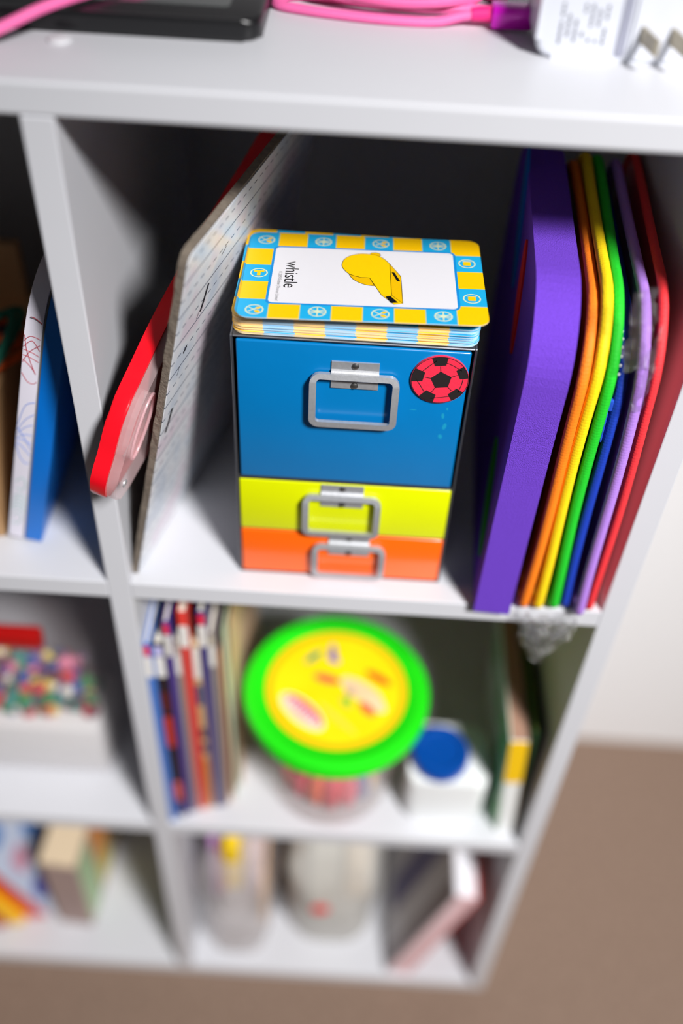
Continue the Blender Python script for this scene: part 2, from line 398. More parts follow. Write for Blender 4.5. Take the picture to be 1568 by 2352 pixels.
icon(-60.4, 0, 't'); icon(60.4, 19.3, 'b'); icon(60.9, -20, 'b')
# thin pale rules between the printed border squares
bm = NB()
for i in range(1, 8):
    for y0, y1 in ((-47, -33), (32.2, 47)): strip(bm, [(-69+17.25*i, y0), (-69+17.25*i, y1)], .45, zc+.03)
for j in range(1, 5):
    for x0, x1 in ((-68.5, -54), (54, 68.5)): strip(bm, [(x0, -47.5+19*j), (x1, -47.5+19*j)], .45, zc+.03)
obj('border_rule', bm, mat('rule_pale', (196, 206, 150), .4), top, MT, keep=True)

# ------------------------------------------------------------------ lined writing board
def lined_mat():
    m = bpy.data.materials.new('lined_paper'); m.use_nodes = True; nt = m.node_tree; b = nt.nodes['Principled BSDF']; N = nt.nodes.new
    tc = N('ShaderNodeTexCoord'); sp = N('ShaderNodeSeparateXYZ'); nt.links.new(tc.outputs['Object'], sp.inputs[0])
    def M_(op, a, v=None, c=None):
        n = N('ShaderNodeMath'); n.operation = op
        for i, x in enumerate((a, v, c)):
            if x is None: continue
            if isinstance(x, (int, float)): n.inputs[i].default_value = x
            else: nt.links.new(x, n.inputs[i])
        return n.outputs[0]
    zz = M_('ADD', sp.outputs[2], .0065); yy = sp.outputs[1]
    ph = M_('FRACT', M_('DIVIDE', zz, .022))
    solid = M_('LESS_THAN', M_('ABSOLUTE', M_('SUBTRACT', ph, .5)), .022)
    ph2 = M_('FRACT', M_('ADD', M_('DIVIDE', zz, .022), .5))
    dash = M_('MULTIPLY', M_('LESS_THAN', M_('ABSOLUTE', M_('SUBTRACT', ph2, .5)), .022), M_('LESS_THAN', M_('FRACT', M_('DIVIDE', yy, .009)), .55))
    ln = M_('MAXIMUM', solid, dash)
    nz = N('ShaderNodeTexNoise'); nz.inputs['Scale'].default_value = 28; nt.links.new(tc.outputs['Object'], nz.inputs['Vector'])
    rp = N('ShaderNodeValToRGB'); e = rp.color_ramp.elements
    e[0].position = .36; e[0].color = (*lin((206, 214, 226)), 1); e[1].position = .62; e[1].color = (*lin((224, 212, 222)), 1)
    k = e.new(.5); k.color = (*lin((228, 230, 234)), 1)
    nt.links.new(nz.outputs['Fac'], rp.inputs[0])
    mx = N('ShaderNodeMix'); mx.data_type = 'RGBA'; nt.links.new(ln, mx.inputs[0]); nt.links.new(rp.outputs[0], mx.inputs[6]); mx.inputs[7].default_value = (*lin((92, 98, 118)), 1)
    nt.links.new(mx.outputs[2], b.inputs['Base Color']); b.inputs['Roughness'].default_value = .3
    return m
MB_ = leanM((19.3, 9.2, S1+.1), 12.2, 14.2)
CHIP = mat('chipboard_edge', (84, 76, 68), .9, var=.3, nscale=260, bump=.8, bscale=500, rgb2=(136, 124, 110))
bm = NB(); pts = []
outl = rr(0, 235, 0, 266, (1, 1, 5, 7), 4)
bm = NB(); prism(bm, outl, lambda a, b: (-4.2, a, b), lambda a, b: (0, a, b))
bmesh.ops.subdivide_edges(bm, edges=[e for e in bm.edges if e.calc_length() > 60 and abs(e.verts[0].co.x-e.verts[1].co.x) < 1], cuts=40, use_grid_fill=False)
for v in bm.verts:
    if v.co.y < 2 or v.co.z > 262: v.co += Vector((random.uniform(-.4, 0), random.uniform(-.6, .2), random.uniform(-.2, .35)))
wb = obj('writing_board', bm, CHIP, None, MB_)
tag(wb, 'chipboard writing board with worn grey edges and lined white face, leaning beside the drawer box', 'writing board')
bm = NB(); prism(bm, rr(1.1, 233, 1, 264.3, (1, 1, 5, 6), 4), lambda a, b: (.0, a, b), lambda a, b: (.5, a, b))
face = obj('lined_sheet', bm, lined_mat(), wb, MB_)
for (a, b, l, wd, an) in ((40, 214, 17, 3.4, 1.15), (20, 190, 5, 2.4, .5), (12, 140, 17, 3.6, 1.2), (33, 206, 5, .8, .9), (14, 178, 6, .7, 1.2), (62, 233, 7, .8, .4)):
    d = (math.cos(an)*l/2, math.sin(an)*l/2); bm = NB()
    strip(bm, [(a-d[0], b-d[1]), (a-d[0]*.2+.5, b-d[1]*.2), (a+d[0]*.4, b+d[1]*.5-.4), (a+d[0], b+d[1])], wd, .58)
    for v in bm.verts: v.co = Vector((v.co.z, v.co.x, v.co.y))
    obj('marker_smudge', bm, mat('marker_black', (34, 32, 38), .5), wb, MB_, keep=True)

# ------------------------------------------------------------------ red plastic board with clear cover
ux = MB_.to_3x3().col[0]
MR = MB_.copy(); MR.translation = Vector((17.8, 9.2, S1-1.1)) - ux*6
REDP = mat('glossy_red_plastic', (240, 16, 34), .22, var=.03, coat=.4)
CLR = mat('frosted_clear', (226, 200, 202), .22, alpha=.3, var=.04)
top_e = [(-36, 110), (-38, 121), (-36, 130), (-31, 140), (-20, 165), (4, 182), (29, 197), (56, 208), (86, 219), (126, 229), (156, 236), (183, 243), (215, 246)]
low_e = [(232, 240), (238, 228), (238, 12), (230, 2.5), (112, 2.5), (100, 10), (84, 84), (70, 104), (48, 110), (10, 109), (-16, 102), (-28, 103)]
smo = [tuple(p) for p in (Vector((a, b)) for a, b in [(v.x, v.y) for v in spline([(p[0], p[1], 0) for p in top_e], 4)])]
outl = smo + low_e
bm = NB(); prism(bm, outl, lambda a, b: (-17.2, a, b), lambda a, b: (-7.4, a, b))
bmesh.ops.bevel(bm, geom=[e for e in bm.edges if abs(e.verts[0].co.x-e.verts[1].co.x) < .1], offset=1.4, segments=2, profile=.5, affect='EDGES')
rb = obj('drawing_board', bm, REDP, None, MR, smooth=True)
tag(rb, 'glossy red plastic board with clear cover, poking out in front of the divider', 'toy board')
def inset(P, d):
    n = len(P); out = []
    A = sum(P[i][0]*P[(i+1) % n][1]-P[(i+1) % n][0]*P[i][1] for i in range(n))
    s = 1 if A > 0 else -1
    for i in range(n):
        t = (Vector(P[(i+1) % n])-Vector(P[i-1])).normalized(); out.append(tuple(Vector(P[i])+s*d*Vector((-t.y, t.x))))
    return out
hole = ell(-7, 148, 21, 8.5, 1.05, 28)
def holed(bm, outer, hol, x0, x1):
    """plate with one hole: two caps by triangle fill, plus both walls"""
    for x in (x0, x1):
        vo = [bm.verts.new((x, a, b)) for a, b in outer]; vh = [bm.verts.new((x, a, b)) for a, b in hol]
        ed = [bm.edges.new((v[i], v[(i+1) % len(v)])) for v in (vo, vh) for i in range(len(v))]
        bmesh.ops.triangle_fill(bm, edges=ed, use_beauty=True)
        if x == x0: so, sh = vo, vh
        else:
            for A, B in ((so, vo), (sh, vh)):
                for i in range(len(A)): bm.faces.new((A[i], A[(i+1) % len(A)], B[(i+1) % len(A)], B[i]))
    return bm
bm = NB(); prism(bm, inset(outl, 5), lambda a, b: (-17.9, a, b), lambda a, b: (-17.2, a, b)); obj('added_bounce_block', bm, mat('bounce_block_black', (22, 22, 26), .5), rb, MR)  # added black sheet on the hidden side, cuts red bounce onto the divider
cov = obj('clear_cover', holed(NB(), inset(outl, 1.4), hole, -7.3, -1.2), CLR, rb, MR)
bm = NB(); tube(bm, [(-1.2, a, b) for a, b in hole], 1.0, 8, True); obj('cutout_rim', bm, mat('clear_rim', (236, 190, 196), .2, alpha=.4), rb, MR, smooth=True)
bm = NB(); lathe(bm, [(2.6, 0), (2.4, .8), (1.2, 1.1), (0, 1.1)], (0, 0, 0), 16)
obj('rivet', bm, ALU, rb, MR @ basis((-1.2, -25, 116), (0, 1, 0), (0, 0, 1), (1, 0, 0)), smooth=True)

# ------------------------------------------------------------------ purple foam book
FOAM = mat('purple_foam', (114, 69, 202), .95, var=.12, nscale=700, bump=.9, bscale=1500, spec=.15)
MF = leanM((251.4, -7, S1), .4, 3)
bm = NB(); yz(bm, rr(0, 225, 0, 240, (2, 2, 40, 46), 12), 0, 24)
bmesh.ops.bevel(bm, geom=[e for e in bm.edges if abs(e.verts[0].co.x-e.verts[1].co.x) < .1], offset=1.2, segments=2, profile=.5, affect='EDGES')
fo = obj('foam_book', bm, FOAM, None, MF)
tag(fo, 'thick purple foam book with coloured shapes on its cover, standing right of the drawer box', 'foam book')
for (a, b, ra, rb_, an, c, nm) in ((84, 196, 34, 9, 1.1, (206, 10, 30), 'red'), (148, 214, 44, 11, .9, (0, 96, 190), 'blue'), (38, 72, 42, 12, 1.15, (10, 140, 20), 'green')):
    bm = NB(); yz(bm, ell(a, b, ra, rb_, an, 28), -1.2, .4)
    obj('foam_inlay', bm, mat('foam_'+nm, c, .9, bump=.3, bscale=1200), fo, MF, label=nm+' foam inlay')

# ------------------------------------------------------------------ zip pouches with woven binding
def woven(nm, rgb):
    m = mat('binding_'+nm, rgb, .7, var=.08, nscale=500); nt = m.node_tree; b = nt.nodes['Principled BSDF']
    tc = nt.nodes.new('ShaderNodeTexCoord'); vo = nt.nodes.new('ShaderNodeTexVoronoi'); vo.inputs['Scale'].default_value = 480; vo.inputs['Randomness'].default_value = .25
    nt.links.new(tc.outputs['Object'], vo.inputs['Vector'])
    bp = nt.nodes.new('ShaderNodeBump'); bp.inputs['Strength'].default_value = .6; bp.inputs['Distance'].default_value = .0004; bp.invert = True
    nt.links.new(vo.outputs['Distance'], bp.inputs['Height']); nt.links.new(bp.outputs['Normal'], b.inputs['Normal'])
    return m
POU = (('orange', (255, 128, 12), 284.6, .4, 232, -3, 3.3, .6), ('yellow', (255, 214, 0), 293.2, -.4, 238, -3, 3.4, .6), ('green', (24, 196, 36), 305.2, -1.6, 236, -2, 3.3, .62),
       ('blue', (10, 56, 176), 313.4, -1.9, 222, 0, 3.2, .5), ('lavender', (176, 128, 222), 322.4, -2.4, 236, -7, 3.3, .45), ('red', (238, 52, 58), 330.8, -1.7, 240, -2, 2.7, 1.))
for i, (nm, rgb, x, ln, hh, y0, rb_, al) in enumerate(POU):
    M = leanM((x, y0, S1+rb_), ln, 3.4)
    t = thing('zip_pouch', 'flat zip pouch with %s edge binding, %s' % (nm, ('nearest the purple foam book', 'between the orange and green pouches', 'between the yellow and blue pouches', 'between the green and lavender pouches', 'between the blue and red pouches', 'nearest the right side panel')[i]), 'pouch', (x, 100, S1), 'coloured zip pouches on the top shelf')
    o_ = rr(0, 215, 0, hh-2*rb_, (8, 8, 30, 44), 9)
    P = [(0.8*math.sin(b/38.+i)+.9*math.sin(a/50.+2*i), a, b) for a, b in o_]
    # more points on the long sides so that the edge can waver
    Q = []
    for k in range(len(P)):
        p, q = Vector(P[k]), Vector(P[(k+1) % len(P)]); n = max(1, int((q-p).length/12))
        for s in range(n):
            v = p.lerp(q, s/n); Q.append((.9*math.sin(v.z/38.+i)+.6*math.sin(v.y/50.+2*i), v.y, v.z))
    obj('binding', tube(NB(), Q, rb_, 10, True), woven(nm, rgb), t, M, smooth=True)
    bm = NB(); yz(bm, rr(1, 214, 1, hh-2*rb_-1, (7, 7, 29, 43), 9), -1.1, 1.1)
    obj('pouch_body', bm, mat('vinyl_'+nm, rgb if nm != 'red' else (248, 92, 104), .22, alpha=al, var=.08, nscale=40), t, M)
    if nm == 'blue':
        bm = NB()
        for k in range(46):
            y_ = 22+k*3.6; bm2 = bmesh.ops.create_icosphere(bm, subdivisions=1, radius=1.15, matrix=Matrix.Translation((-2.6, y_, hh-2*rb_-1.5)))
        for k in range(7):
            a = PI/2+PI/2*k/7; bmesh.ops.create_icosphere(bm, subdivisions=1, radius=1.15, matrix=Matrix.Translation((-2.6, 22+22*math.cos(a), hh-2*rb_-24+22*math.sin(a))))
        tag(obj('zipper_teeth', bm, mat('zip_grey', (190, 192, 200), .4), t, M, smooth=True), kind='stuff')
        bm = NB(); box(bm, -5.5, -1.5, -2, 9, hh-50, hh-42, 1, 2); box(bm, -5, -3.5, -3, 1, hh-72, hh-50, .6, 1)
        obj('zip_slider', bm, mat('slider_blue', (40, 80, 190), .25), t, M)
# crumpled clear wrap hanging out below the pouches
CLW = bpy.data.materials.new('clear_wrap'); CLW.use_nodes = True; nt = CLW.node_tree
nt.nodes.remove(nt.nodes['Principled BSDF'])
tr_ = nt.nodes.new('ShaderNodeBsdfTransparent'); gl_ = nt.nodes.new('ShaderNodeBsdfGlossy'); gl_.inputs['Roughness'].default_value = .2
fr_ = nt.nodes.new('ShaderNodeFresnel'); fr_.inputs['IOR'].default_value = 1.42; nz_ = nt.nodes.new('ShaderNodeTexNoise'); nz_.inputs['Scale'].default_value = 160
bp_ = nt.nodes.new('ShaderNodeBump'); bp_.inputs['Strength'].default_value = .5; bp_.inputs['Distance'].default_value = .002
mx_ = nt.nodes.new('ShaderNodeMixShader'); tr_.inputs[0].default_value = (.93, .93, .94, 1)
nt.links.new(nz_.outputs['Fac'], bp_.inputs['Height']); nt.links.new(bp_.outputs['Normal'], gl_.inputs['Normal']); mx_.inputs[0].default_value = .26
nt.links.new(tr_.outputs[0], mx_.inputs[1]); df_ = nt.nodes.new('ShaderNodeBsdfTranslucent'); df_.inputs[0].default_value = (.9, .9, .92, 1); m2_ = nt.nodes.new('ShaderNodeMixShader'); m2_.inputs[0].default_value = .5; nt.links.new(gl_.outputs[0], m2_.inputs[1]); nt.links.new(df_.outputs[0], m2_.inputs[2]); nt.links.new(m2_.outputs[0], mx_.inputs[2]); nt.links.new(mx_.outputs[0], nt.nodes['Material Output'].inputs['Surface'])
wr = thing('plastic_wrap', 'crumpled clear plastic wrap sticking out over the shelf edge under the pouches', 'plastic wrap', (304, -4, 690))
def crumple(name, nx, nz, fn, amp, seed):
    bm = NB(); V = []
    for i in range(nx+1):
        row = []
        for j in range(nz+1):
            p = Vector(fn(i/nx, j/nz)); n = noise.noise_vector(p*.13+Vector((seed, 0, 0)))*amp + noise.noise_vector(p*.33+Vector((0, seed, 0)))*amp*.5
            row.append(bm.verts.new(p+n))
        V.append(row)
    for i in range(nx):
        for j in range(nz):
            if (i+j) % 2: bm.faces.new((V[i][j], V[i+1][j], V[i+1][j+1])); bm.faces.new((V[i][j], V[i+1][j+1], V[i][j+1]))
            else: bm.faces.new((V[i][j], V[i+1][j], V[i][j+1])); bm.faces.new((V[i+1][j], V[i+1][j+1], V[i][j+1]))
    return obj(name, bm, CLW, wr)
crumple('hanging_fold', 16, 14, lambda a, b: (283+40*a, -9-5*math.sin(PI*a)+2*b, 703-b*(26+26*math.sin(PI*min(1, a*1.15))**2)), 6., 1.3)
crumple('hanging_fold', 12, 12, lambda a, b: (288+30*a, -12+3*b, 697-b*(18+24*math.sin(PI*a)**3)), 7., 5.1)
crumple('upper_fold', 8, 14, lambda a, b: (296+14*a+6*(1-b), -10+4*a, 905+50*b), 4., 9.7)
crumple('upper_fold', 5, 14, lambda a, b: (313+6*a, -13+5*a, 880+58*b), 3., 3.1)

# ------------------------------------------------------------------ left compartment, top row
MC = leanM((-75.5, 32, S1+5.7), 13.8, 0)
WP = mat('white_tin', (228, 224, 236), .35, var=.02); BP_ = mat('blue_tray', (0, 112, 206), .35, var=.04); SEAM = mat('seam_grey', (110, 108, 104), .5)
cs = thing('drawing_case', 'slim white and blue case with scribbled spirals on its spine, leaning on the divider', 'case', (-60, 100, S1))
def slab(x0, x1, ins, rad=30):
    bm = NB(); yz(bm, rr(ins, 195-ins, ins, 212-ins, (2, 2, 10, rad), 7), x0, x1)
    bmesh.ops.bevel(bm, geom=[e for e in bm.edges if abs(e.verts[0].co.x-e.verts[1].co.x) < .1], offset=.7, segments=2, profile=.5, affect='EDGES'); return bm
lid = obj('lid', slab(0, 10.2, 0), WP, cs, MC, smooth=True)
obj('seam', slab(10.2, 11.6, .8), SEAM, cs, MC)
obj('base', slab(11.6, 23, 0), BP_, cs, MC, smooth=True)
def doodle(rgb, loops, nm, z0, z1):
    bm = NB()
    for L in loops: tube(bm, spline([(a, -.05, z0+(z1-z0)*b/100) for a, b in L], 6), .26, 5)
    obj('spiral_print', bm, mat('doodle_'+nm, rgb, .5), lid, MC, label=nm+' scribble')
doodle((170, 12, 44), [[(.3, 60), (4, 68), (9.8, 66)], [(.3, 52), (5, 62), (9.8, 50)], [(.5, 68), (2, 50), (5, 32), (8.4, 16)], [(.3, 40), (5, 38), (9.8, 34)], [(.4, 48), (5, 46), (9.8, 42)],
                       [(.4, 14), (4, 3), (7.5, 1), (9.6, 5)], [(.3, 34), (5, 26), (8.6, 16)], [(3, 94), (6, 93), (9.8, 88)], [(.4, 30), (4, 46), (9.6, 58)]], 'red', 143, 196)
doodle((70, 120, 205), [[(.3, 60), (4, 90), (9.8, 98)], [(.3, 52), (5, 70), (9.8, 80)], [(.3, 46), (5, 58), (9.8, 64)], [(.3, 40), (5, 47), (9.8, 48)], [(.3, 38), (5, 38), (9.8, 34)], [(.3, 34), (5, 26), (9.8, 16)],
                        [(.3, 30), (3, 12), (7, 2), (9.6, 4)], [(.3, 56), (5, 42), (9.8, 26)]], 'blue', 74, 130)
doodle((130, 182, 170), [[(.4+.3*k, 30+7*k), (5, 36+7*k), (9.6, 28+8*k)] for k in range(5)] + [[(2, 88), (6, 98), (8.6, 88), (7, 74), (3, 76)], [(1.5, 18), (5, 26), (8, 16), (5, 2), (2, 6)]], 'green', 14, 62)
# wooden tray with laces
WOOD = mat('pale_wood', (188, 152, 108), .6, nscale=30, bump=.2, bscale=80, rgb2=(160, 122, 84))
tr = thing('lacing_tray', 'open wooden box left of the white and blue case, filled with laces', 'wooden box', (-200, 118, S1))
for nm, b in (('box_side', (-90, -80, 36, 205, S1, 792)), ('box_side', (-322, -312, 36, 205, S1, 792)), ('box_front', (-312, -90, 36, 46, S1, 792)), ('box_back', (-312, -90, 195, 205, S1, 836)), ('box_floor', (-312, -90, 46, 195, S1, S1+8))):
    obj(nm, box(NB(), *b, 1, 2), WOOD, tr)
LC = (('orange', (226, 96, 10)), ('teal', (30, 128, 118)), ('red', (176, 22, 20)), ('dark blue', (20, 40, 92)), ('dark orange', (200, 78, 8)), ('green', (20, 104, 84)))
for i, (nm, rgb) in enumerate(LC):
    rnd = random.Random(i*13+5); pts = []
    for k in range(11):
        a = k*1.25+i
        pts.append((-106+36*math.cos(a)+rnd.uniform(-14, 14), 100+52*math.sin(a*1.1)+rnd.uniform(-14, 14), 762+9*i+rnd.uniform(-5, 5)))
    pts = [(max(-300, min(-95 if p[2] < 797 else -78+(p[2]-S1)*.26-7, p[0])), max(51, min(188, p[1])), p[2]) for p in pts]
    o = obj('lace', tube(NB(), spline(pts, 8), 2.9, 8), mat('lace_'+nm.replace(' ', '_'), rgb, .8, bump=.4, bscale=900), None, None, smooth=True)
    tag(o, '%s lace looped inside the wooden box' % nm, 'lace', 'laces in the wooden box')

# ------------------------------------------------------------------ on top of the unit
TB = mat('tablet_black', (16, 16, 18), .3, var=.05); SCR = mat('tablet_screen', (40, 44, 46), .12, nscale=20, rgb2=(74, 78, 76))
tb = thing('tablet', 'black tablet lying at the left on top of the unit', 'tablet', (0, 120, T1))
bm = NB(); plate(bm, rr(-110, 105, 60, 195, 9, 6), T1+.2, T1+10.5)
bmesh.ops.bevel(bm, geom=[e for e in bm.edges if abs(e.verts[0].co.z-e.verts[1].co.z) < .1], offset=2.6, segments=3, profile=.5, affect='EDGES')
obj('housing', bm, TB, tb, smooth=True)
bm = NB(); plate(bm, rr(-96, 88, 76, 182, 3, 4), T1+10.4, T1+10.75); obj('screen', bm, SCR, tb)
PINK = mat('pink_cable', (255, 110, 176), .5, var=.06, nscale=900, bump=.4, bscale=1600); MAG = mat('magenta_shell', (214, 16, 196), .22, .1, var=.03); HOT = mat('pink_boot', (240, 40, 130), .5)
cb = thing('usb_cable', 'coiled pink charging cable with a magenta plug on top of the unit', 'cable', (150, 110, T1))
zc_ = T1+2.6
cab_pts = [(214, 100.5, T1+6.6), (204, 99.5, T1+5.2), (190, 96.8, zc_), (168, 96, zc_), (146, 98.5, zc_), (124, 103, zc_), (100+8, 110, zc_), (116, 124, zc_), (150, 121, zc_), (182, 113, zc_+1), (206, 113, zc_+2), (226, 120, zc_),
           (224, 140, zc_), (190, 148, zc_), (150, 136, zc_), (124, 122, zc_+5), (140, 112, zc_+6), (170, 105.5, zc_+5), (196, 108, zc_+6), (214, 124, zc_+5), (196, 140, zc_+5), (150, 146, zc_+3), (120, 150, zc_+9), (96, 142, T1+14.3), (60, 118, T1+14.3), (36, 92, T1+14.3), (16, 68, T1+14.3), (2, 53, T1+13), (-13, 38, T1+9), (-32, 24, zc_+1), (-60, 20, zc_), (-110, 30, zc_)]
obj('cord', tube(NB(), spline(cab_pts, 7), 2.6, 8), PINK, cb, smooth=True)
obj('strain_relief', tube(NB(), [(209, 100.3, T1+6), (213, 100.5, T1+6.4), (219.5, 100.5, T1+6.8)], [3.3, 3.7, 4.2], 12), HOT, cb, smooth=True)
bm = NB(); box(bm, 219, 240, 94.5, 106.5, T1+1.2, T1+12, 1.5, 2); obj('plug_shell', bm, MAG, cb, smooth=True)
bm = NB(); box(bm, 240, 245.5, 96, 105, T1+4, T1+9.4, .4, 1); obj('plug_tip', bm, mat('plug_dark', (40, 36, 44), .3, .7), cb)
CHW = mat('charger_white', (214, 217, 226), .25, var=.01); CHG = mat('charger_groove', (150, 152, 168), .4); TXT = mat('faint_grey_print', (96, 98, 110), .5); PRG = mat('prong_metal', (176, 166, 144), .3, .6)
ch = thing('wall_charger', 'white plug-in charger with two metal prongs on top of the unit', 'charger', (290, 85, T1))
bm = NB(); yo = rr(238, 345, T1, T1+44, (9, 6, 8, 10), 8); prism(bm, yo, lambda a, b: (a, 63.5, b), lambda a, b: (a, 108, b))
bmesh.ops.bevel(bm, geom=[e for e in bm.edges if abs(e.verts[0].co.y-e.verts[1].co.y) < .1], offset=3, segments=3, profile=.5, affect='EDGES')
obj('housing', bm, CHW, ch, smooth=True)
bm = NB(); xz(bm, rr(277, 281.5, T1+3, T1+32, 1.5, 3), 63.0, 64.5); obj('groove', bm, CHG, ch)
bm = NB(); xz(bm, rr(283.5, 325, T1+2, T1+34, 4, 4), 62.4, 64.5); obj('prong_plate', bm, CHW, ch)
for x in (288.2, 302.6):
    bm = NB(); box(bm, x-1.0, x+.9, 44, 62.6, T1+10.2, T1+18, .5, 2); bmesh.ops.rotate(bm, verts=bm.verts, cent=(x, 62, 0), matrix=Matrix.Rotation(math.radians(13), 3, 'Z')); p = obj('prong', bm, PRG, ch)
# faint rows of print on the charger's face (too blurred to read in the photograph)
bm = NB(); rnd = random.Random(3)
for c in range(7):
    x = 249+c*3.5; z = T1+26
    while z > T1+9:
        l = rnd.uniform(.8, 2.6)
        if rnd.random() < .7: box(bm, x-.55, x+.55, 63.3, 63.52, z-l, z)
        z -= l+.7
tag(obj('faint_print', bm, TXT, ch), kind='stuff')

# ------------------------------------------------------------------ books
PAGES = mat('paper_pages', (226, 220, 206), .9, var=.08, nscale=30)
def book(label, M, th, dp, ht, cov, cov2=None, spine=None, cvt=1.2, group=None, patches=(), pages=None, name='book', cat='book', loc=None, bare=False):
    """book in frame M: x thickness, y depth (spine at y=0), z height; patches: (face, a0, a1, b0, b1, rgb) printed fields"""
    o = M.translation; t = thing(name, label, cat, tuple(o), group)
    mc = mat('cover_%d_%d_%d' % cov, cov, .35, var=.05, nscale=50)
    m2 = mat('cover_%d_%d_%d' % (cov2 or cov), cov2 or cov, .35, var=.05, nscale=50)
    ms = mat('cover_%d_%d_%d' % (spine or cov), spine or cov, .35, var=.05, nscale=50)
    obj('front_cover', box(NB(), 0, cvt, 0, dp, 0, ht, .3, 1), mc, t, M)
    obj('back_cover', box(NB(), th-cvt, th, 0, dp, 0, ht, .3, 1), m2, t, M)
    if not bare: obj('spine', box(NB(), cvt, th-cvt, 0, cvt, 0, ht), ms, t, M)
    obj('pages', box(NB(), cvt+.02, th-cvt-.02, cvt+(.02 if not bare else 0), dp-3, 1.5, ht-1.5), pages or PAGES, t, M)
    for (fc, a0, a1, b0, b1, rgb) in patches:
        bm = NB()
        if fc == 's': xz(bm, rr(a0, a1, b0, b1, min(a1-a0, b1-b0)*.3, 3), -.25, .0)
        else: yz(bm, rr(a0, a1, b0, b1, min(a1-a0, b1-b0)*.3, 3), -.25, .0)
        obj('printed_field', bm, mat('print_%d_%d_%d' % rgb, rgb, .4), t, M)
    return t
G2 = 'booklets in the middle row'
WB, RDT, LBL = (232, 228, 222), (232, 40, 70), (206, 204, 232)
def spn(th, h, dot=RDT, extra=()):
    return [('s', .2, th-.2, h-42, h-16, WB), ('s', .6, th-.6, h-15, h-3, dot)] + list(extra)
bk = lambda x, y: leanM((x, y, S2), 0, 0)
book('thin blue booklet against the divider', bk(16.4, 4), 5.2, 205, 268, (70, 124, 206), spine=(74, 120, 196), group=G2, patches=spn(5.2, 268))
book('booklet with a dark spine and red patches, beside the blue booklet', bk(22, 9), 8.2, 200, 262, (40, 30, 34), spine=(36, 24, 28), group=G2,
     patches=spn(8.2, 262, (196, 190, 230), [('s', .8, 7.4, 120, 165, (190, 50, 30)), ('s', .8, 7.4, 30, 62, (214, 90, 70)), ('s', .8, 7.4, 6, 24, (60, 60, 130)), ('s', .8, 7.4, 172, 200, (90, 24, 20))]))
book('narrow purple booklet with a red dot at the top', bk(30.6, 13), 5., 200, 284, (84, 62, 146), spine=(80, 62, 140), group=G2, patches=spn(5., 284))
book('narrow grey booklet left of the red one', bk(36, 15), 4.6, 195, 258, (150, 142, 136), spine=(150, 140, 132), group=G2, patches=spn(4.6, 258, (206, 190, 180)))
book('coral red booklet in the row of booklets', bk(41, 18), 7.4, 200, 290, (214, 66, 62), spine=(214, 70, 64), group=G2, patches=spn(7.4, 290, (226, 60, 50)))
book('cream and ochre patterned booklet right of the red one', bk(48.8, 20), 5.8, 195, 250, (206, 176, 130), spine=(196, 160, 110), group=G2,
     patches=[('s', .3, 5.5, 205, 246, WB), ('s', .6, 5.2, 168, 196, (20, 60, 110)), ('s', .6, 5.2, 118, 134, (60, 40, 60)), ('s', .6, 5.2, 96, 110, (40, 30, 70)), ('s', .6, 5.2, 10, 86, (190, 120, 10))])
book('navy booklet with a red dot at the top', bk(55, 21), 6.2, 205, 288, (58, 52, 118), spine=(62, 56, 126), group=G2, patches=spn(6.2, 288))
book('grey booklet right of the navy one', bk(61.6, 22), 5., 200, 262, (150, 138, 140), spine=(146, 136, 138), group=G2, patches=spn(5., 262, (200, 190, 170)))
# loose activity sheets curving behind the tub
for i, (x, y0, hh, c1, c2, lb) in enumerate(((68, 24, 232, (206, 140, 106), (236, 196, 160), 'tan and peach patterned activity sheet left of the tub'), (71.6, 30, 256, (232, 224, 212), (190, 224, 184), 'pale activity sheet with green print close to the tub'), (75.2, 44, 250, (226, 214, 180), (228, 166, 126), 'beige and orange activity sheet behind the tub lid'))):
    bm = NB(); V = []
    nz_, ny = 14, 14
    for s in (0, .5):
        V.append([[bm.verts.new((x+s+1.2*math.sin(j/nz_*3+i)+1.2*math.sin(k/ny*4+i), y0+k*170/ny, S2+.2+j*hh/nz_)) for j in range(nz_+1)] for k in range(ny+1)])
    for S_ in V:
        for k in range(ny):
            for j in range(nz_): bm.faces.new((S_[k][j], S_[k+1][j], S_[k+1][j+1], S_[k][j+1]))
    for k in range(ny):
        for j in (0, nz_): bm.faces.new((V[0][k][j], V[0][k+1][j], V[1][k+1][j], V[1][k][j]))
    for j in range(nz_):
        for k in (0, ny): bm.faces.new((V[0][k][j], V[0][k][j+1], V[1][k][j+1], V[1][k][j]))
    tag(obj('activity_sheet', bm, mat('sheet_%d' % i, c1, .5, nscale=22, rgb2=c2), None, None, smooth=True), lb, 'paper sheet', 'loose activity sheets')

# ------------------------------------------------------------------ toy tub with green lid
bc = (162.5, 60.5); ZL = S2+147
tub = thing('toy_tub', 'round clear tub with a bright green lid and yellow label', 'tub', (*bc, S2))
CT_ = mat('tub_clear', (240, 226, 222), .15, alpha=.16, var=.02)
bm = NB(); lathe(bm, [(0, 1), (50, 1), (54, 3.5), (56, 8), (66, 100), (70, 132), (68.6, 132), (64.6, 100), (54.6, 9), (50, 4), (0, 3)], (*bc, S2), 56); obj('tub_body', bm, CT_, tub, smooth=True)
GL = mat('green_lid', (30, 222, 20), .35, var=.04)
bm = NB(); lathe(bm, [(66, -14), (78, -16), (80.5, -14), (81, -4), (79.5, -1), (76, 0), (67, 0), (65, -1.6), (0, -1.6)], (*bc, ZL), 72); gl = obj('lid', bm, GL, tub, smooth=True)
bm = NB(); lathe(bm, [(0, .5), (61, .5), (61, 0), (0, 0)], (*bc, ZL-1.5), 64)
LB = mat('label_yellow', (255, 214, 0), .4, nscale=26, rgb2=(255, 236, 20)); lb = obj('lid_label', bm, LB, tub, smooth=False)
